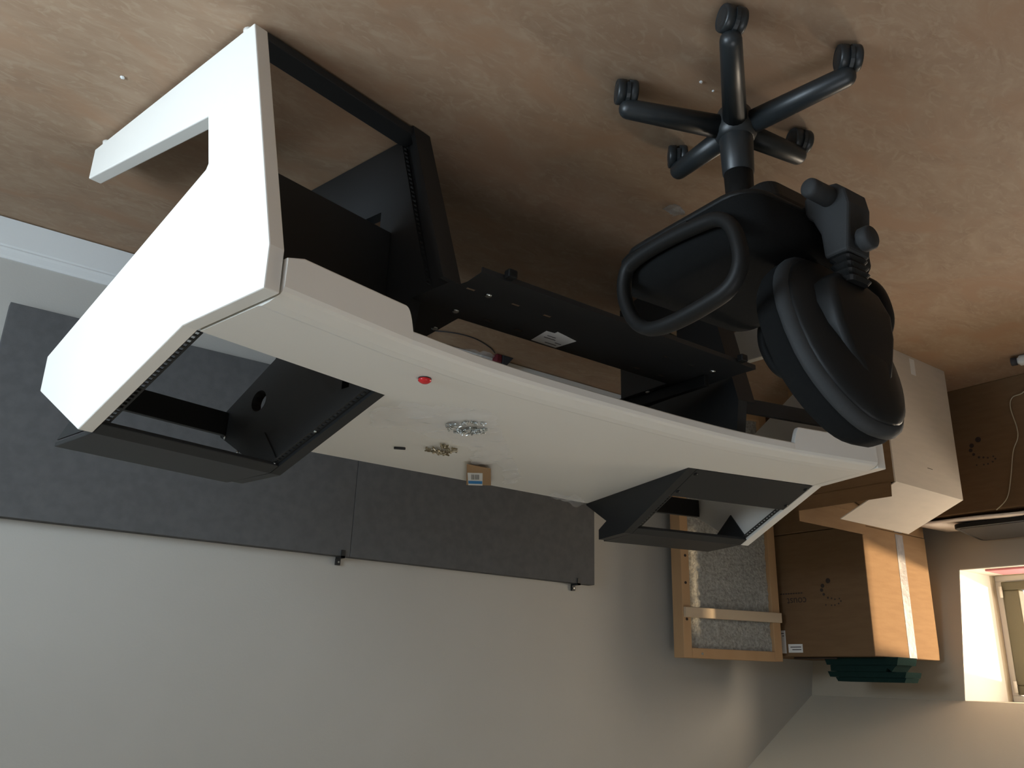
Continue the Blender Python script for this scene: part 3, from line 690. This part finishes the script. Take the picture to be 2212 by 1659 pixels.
# loose things lying on the low carton
def arcpts(y0, y1, x0, x1, z, bend, n=12):
    bm = bmesh.new(); g = []
    for i in range(n+1):
        y = y0+(y1-y0)*i/n; zz = z+bend*math.sin(math.pi*i/n)
        g.append([bm.verts.new((x0+(x1-x0)*j/4, y, zz+.003*math.sin(i*.9+j))) for j in range(5)])
    for a, b in zip(g, g[1:]):
        for j in range(4): bm.faces.new((a[j], a[j+1], b[j+1], b[j]))
    return bm
o = obj('foam_sheet', arcpts(1.32, 2.19, -4.40, -4.045, .608, .010), 'foamw', smooth=True, origin=(-4.2, 1.8, .602)); md = o.modifiers.new('s', 'SOLIDIFY'); md.thickness = .006; md.offset = 1
tag(o, 'white packing foam sheet on the carton below the window', 'foam sheet')
t = empty('flat_screen', (-4.25, 1.75, .64), 'slim black flat screen lying on the white foam sheet', 'screen')
sc_ = rrect(-4.40, -4.12, 1.42, 2.02, [.03]*4, 4)
obj('screen_body', loft(bmesh.new(), [[Vector((x, y, .640+ (x+4.26)*-.10)) for x, y in sc_], [Vector((x, y, .662+(x+4.26)*-.10)) for x, y in sc_]]), 'plastic', t, bevel=.004)
sc2 = rrect(-4.385, -4.135, 1.44, 2.0, [.02]*4, 4)
obj('glass_panel', loft(bmesh.new(), [[Vector((x, y, .6622+(x+4.26)*-.10)) for x, y in sc2], [Vector((x, y, .664+(x+4.26)*-.10)) for x, y in sc2]]), 'screen', t)
t = empty('power_adapter', (-4.08, 1.60, .635), 'small black power adapter on the carton at the picture edge', 'adapter')
obj('adapter_case', bx(-4.11, -4.05, 1.55, 1.655, .635, .672), 'plastic', t, bevel=.006)
obj('adapter_cap', bx(-4.109, -4.051, 1.655, 1.668, .637, .670), 'edge', t, bevel=.003)
cpts = [(-4.022, 1.50, .006), (-4.022, 1.56, .088), (-4.022, 1.613, .103), (-4.022, 1.63, .148), (-4.022, 1.618, .24), (-4.022, 1.621, .294), (-4.022, 1.65, .353), (-4.022, 1.678, .466), (-4.022, 1.708, .557), (-4.026, 1.764, .604)]
tag(obj('hanging_cable', tube(bmesh.new(), smooth_path(cpts, 6), .0024, 8), 'cable', smooth=True, origin=(-4.022, 1.63, .006)), 'thin cream cable hanging down over the carton below the window', 'cable')
# dark foam strips on top of the upper carton
fp = [(-3.98, -3.82, 2.20, 2.585, 1.249, 1.283), (-3.96, -3.83, 2.215, 2.56, 1.284, 1.312), (-3.97, -3.84, 2.18, 2.585, 1.313, 1.338), (-3.96, -3.85, 2.19, 2.55, 1.339, 1.358)]
lab = ['dark green foam strip lying directly on the tall carton', 'shorter dark green foam strip, second from the bottom of its stack', 'long dark green foam strip, third from the bottom of its stack', 'thin dark green foam strip, topmost of its stack on the tall carton']
for k, (x0, x1, y0, y1, z0, z1) in enumerate(fp):
    sec = [(y0, z0), (y1, z0), (y1-.012, z1), (y0+.01, z1)] if k != 1 else [(y0, z0), (y1, z0), (y1, z1), (y0+.06, z1), (y0+.05, z0+.012), (y0+.03, z1), (y0+.012, z0+.008)]
    tag(obj('foam_strip', prism(bmesh.new(), sec, [], lambda a, b: Vector((x0, a, b)), lambda a, b: Vector((x1, a, b))), 'foam', origin=((x0+x1)/2, (y0+y1)/2, z0)), lab[k], 'foam strip', 'foam strips on the carton')
tag(obj('thin_rod', cyl(bmesh.new(), (-3.80, 2.50, 1.2535), (-3.80, 2.74, 1.2535), .005, n=10), 'print', smooth=True, origin=(-3.80, 2.6, 1.249)), 'thin dark rod lying on the tall carton beside the foam', 'rod')

# ================================================================== wooden frame filled with mineral wool
FA = R(15); FP = Vector((-3.128, 2.862, 0)); fd = Vector((-math.cos(FA), -math.sin(FA), 0)); fn = Vector((-math.sin(FA), math.cos(FA), 0))
def fr(a, b, z): return FP+fd*a+fn*b+Vector((0, 0, z))
FW, FH, FD = .565, 1.275, .088
t = empty('wool_frame', FP, 'upright pine frame filled with grey mineral wool, leaning beside the cartons', 'acoustic panel')
for a0, a1, z0, z1 in ((0, .045, 0, FH), (FW-.045, FW, 0, FH)): obj('upright_batten', bx(a0, a1, 0, FD, z0, z1, f=fr), 'wood', t, bevel=.002)
for z0, z1 in ((FH-.045, FH), (0, .045)): obj('end_batten', bx(.0455, FW-.0455, 0, FD, z0, z1, f=fr), 'wood', t, bevel=.002)
obj('cross_batten', bx(.004, FW-.004, -.020, -.0005, 1.045, 1.092, f=fr), 'woodpale', t, bevel=.002)
bm = bmesh.new(); g = []
rw = random.Random(4)
for i in range(25):
    g.append([bm.verts.new(fr(.046+(FW-.092)*i/24, .022+rw.uniform(-.004, .006), .046+(FH-.092)*j/60)) for j in range(61)])
for a, b in zip(g, g[1:]):
    for j in range(60): bm.faces.new((a[j], a[j+1], b[j+1], b[j]))
obj('wool_infill', bm, 'wool', t, smooth=True)
obj('wool_backing', bx(.046, FW-.046, .04, FD-.006, .046, FH-.046, f=fr), 'wool', t)
for a, z in ((.022, 1.10), (.022, .93), (.025, .80)): obj('knot', cyl(bmesh.new(), fr(a, 0, z), fr(a, -.0006, z), .007, n=12), 'print', t)
obj('screw_head', cyl(bmesh.new(), fr(.10, 0, FH-.02), fr(.10, -.0015, FH-.02), .006, n=12), 'zinc', t)

# ================================================================== odds and ends on the floor
t = crumple('plastic_packet', [(-1.700, 1.585), (-1.700, 1.546), (-1.765, 1.542), (-1.800, 1.572), (-1.785, 1.594)], .0005, .020, 'polygrey', .006, 8)
tag(t, 'small grey plastic packet lying on the floor behind the chair base', 'packet')
for (x, y, s), l in zip(((-.224, 2.005, .006), (-1.358, 1.120, .005), (-1.407, 1.125, .004)), ('white crumb on the bare floor behind the near side panel', 'pale crumb on the floor beside the chair base', 'smaller pale crumb by the hub of the chair base')):
    bm = bmesh.new(); bmesh.ops.create_icosphere(bm, subdivisions=1, radius=s)
    for v in bm.verts: v.co = Vector((v.co.x*random.uniform(.7, 1.3)+x, v.co.y*random.uniform(.7, 1.3)+y, (v.co.z+s)*.55))
    tag(obj('crumb', bm, 'paper', origin=(x, y, 0)), l, 'crumb', 'crumbs on the floor')
t = empty('small_bottle', (-3.79, 1.45, 0), 'small pale bottle with black cap lying on the floor near the low carton', 'bottle')
bd = Vector((-.25, -.97, 0)); bp0 = Vector((-3.785, 1.475, .024))
obj('bottle_body', lathe(bmesh.new(), bp0, bd, [(0, .012), (.004, .014), (.012, .023), (.09, .0235), (.094, .021), (.095, .001)], 20), 'bottle', t, smooth=True)
obj('bottle_cap', lathe(bmesh.new(), bp0-bd*.024, bd, [(0, .001), (.0005, .017), (.003, .018), (.024, .018), (.0245, .012)], 20), 'ink', t, smooth=True)
t = crumple('plastic_bag', [(-1.86, 2.985), (-2.04, 2.985), (-2.05, 2.93), (-1.95, 2.90), (-1.87, 2.92)], .0005, .055, 'poly', .012, 11)
tag(t, 'crumpled clear plastic bag on the floor against the skirting under the desk', 'plastic bag')
t = empty('cable_plug', (-2.09, 2.955, 0), 'dark red and black plug lying by the skirting under the desk', 'plug')
obj('plug_body', bx(-2.075, -2.045, 2.935, 2.975, .001, .040), mat('dark_red_plastic', (.12, .012, .02), .4), t, bevel=.005)
prism_bm = prism(bmesh.new(), [(-2.14, .001), (-2.078, .001), (-2.078, .042), (-2.10, .050)], [], lambda a, b: Vector((a, 2.935, b)), lambda a, b: Vector((a, 2.975, b)))
obj('plug_block', prism_bm, 'ink', t, bevel=.003)
tag(obj('thin_wire', tube(bmesh.new(), smooth_path([(-1.62, 2.93, .004), (-1.75, 2.86, .004), (-1.86, 2.85, .004), (-1.97, 2.89, .004), (-2.03, 2.93, .006)], 6), .0025, 8), 'ink', smooth=True, origin=(-1.85, 2.88, .001)), 'thin dark wire curling on the floor along the skirting', 'wire')
tag(obj('wall_knob', lathe(bmesh.new(), (-2.95, 2.96, .001), (0, 0, 1), [(0, .024), (.03, .026), (.045, .022), (.05, .012), (.051, .001)], 20), 'ink', smooth=True, origin=(-2.95, 2.96, .001)), 'small black knob on the floor by the skirting beyond the shelf plate', 'knob')
tag(obj('white_cap', lathe(bmesh.new(), (-2.875, 2.965, .001), (0, 0, 1), [(0, .012), (.045, .011), (.048, .008), (.049, .001)], 16), 'paper', smooth=True, origin=(-2.875, 2.965, .001)), 'small white plastic cap standing on the floor beside the black knob', 'cap')
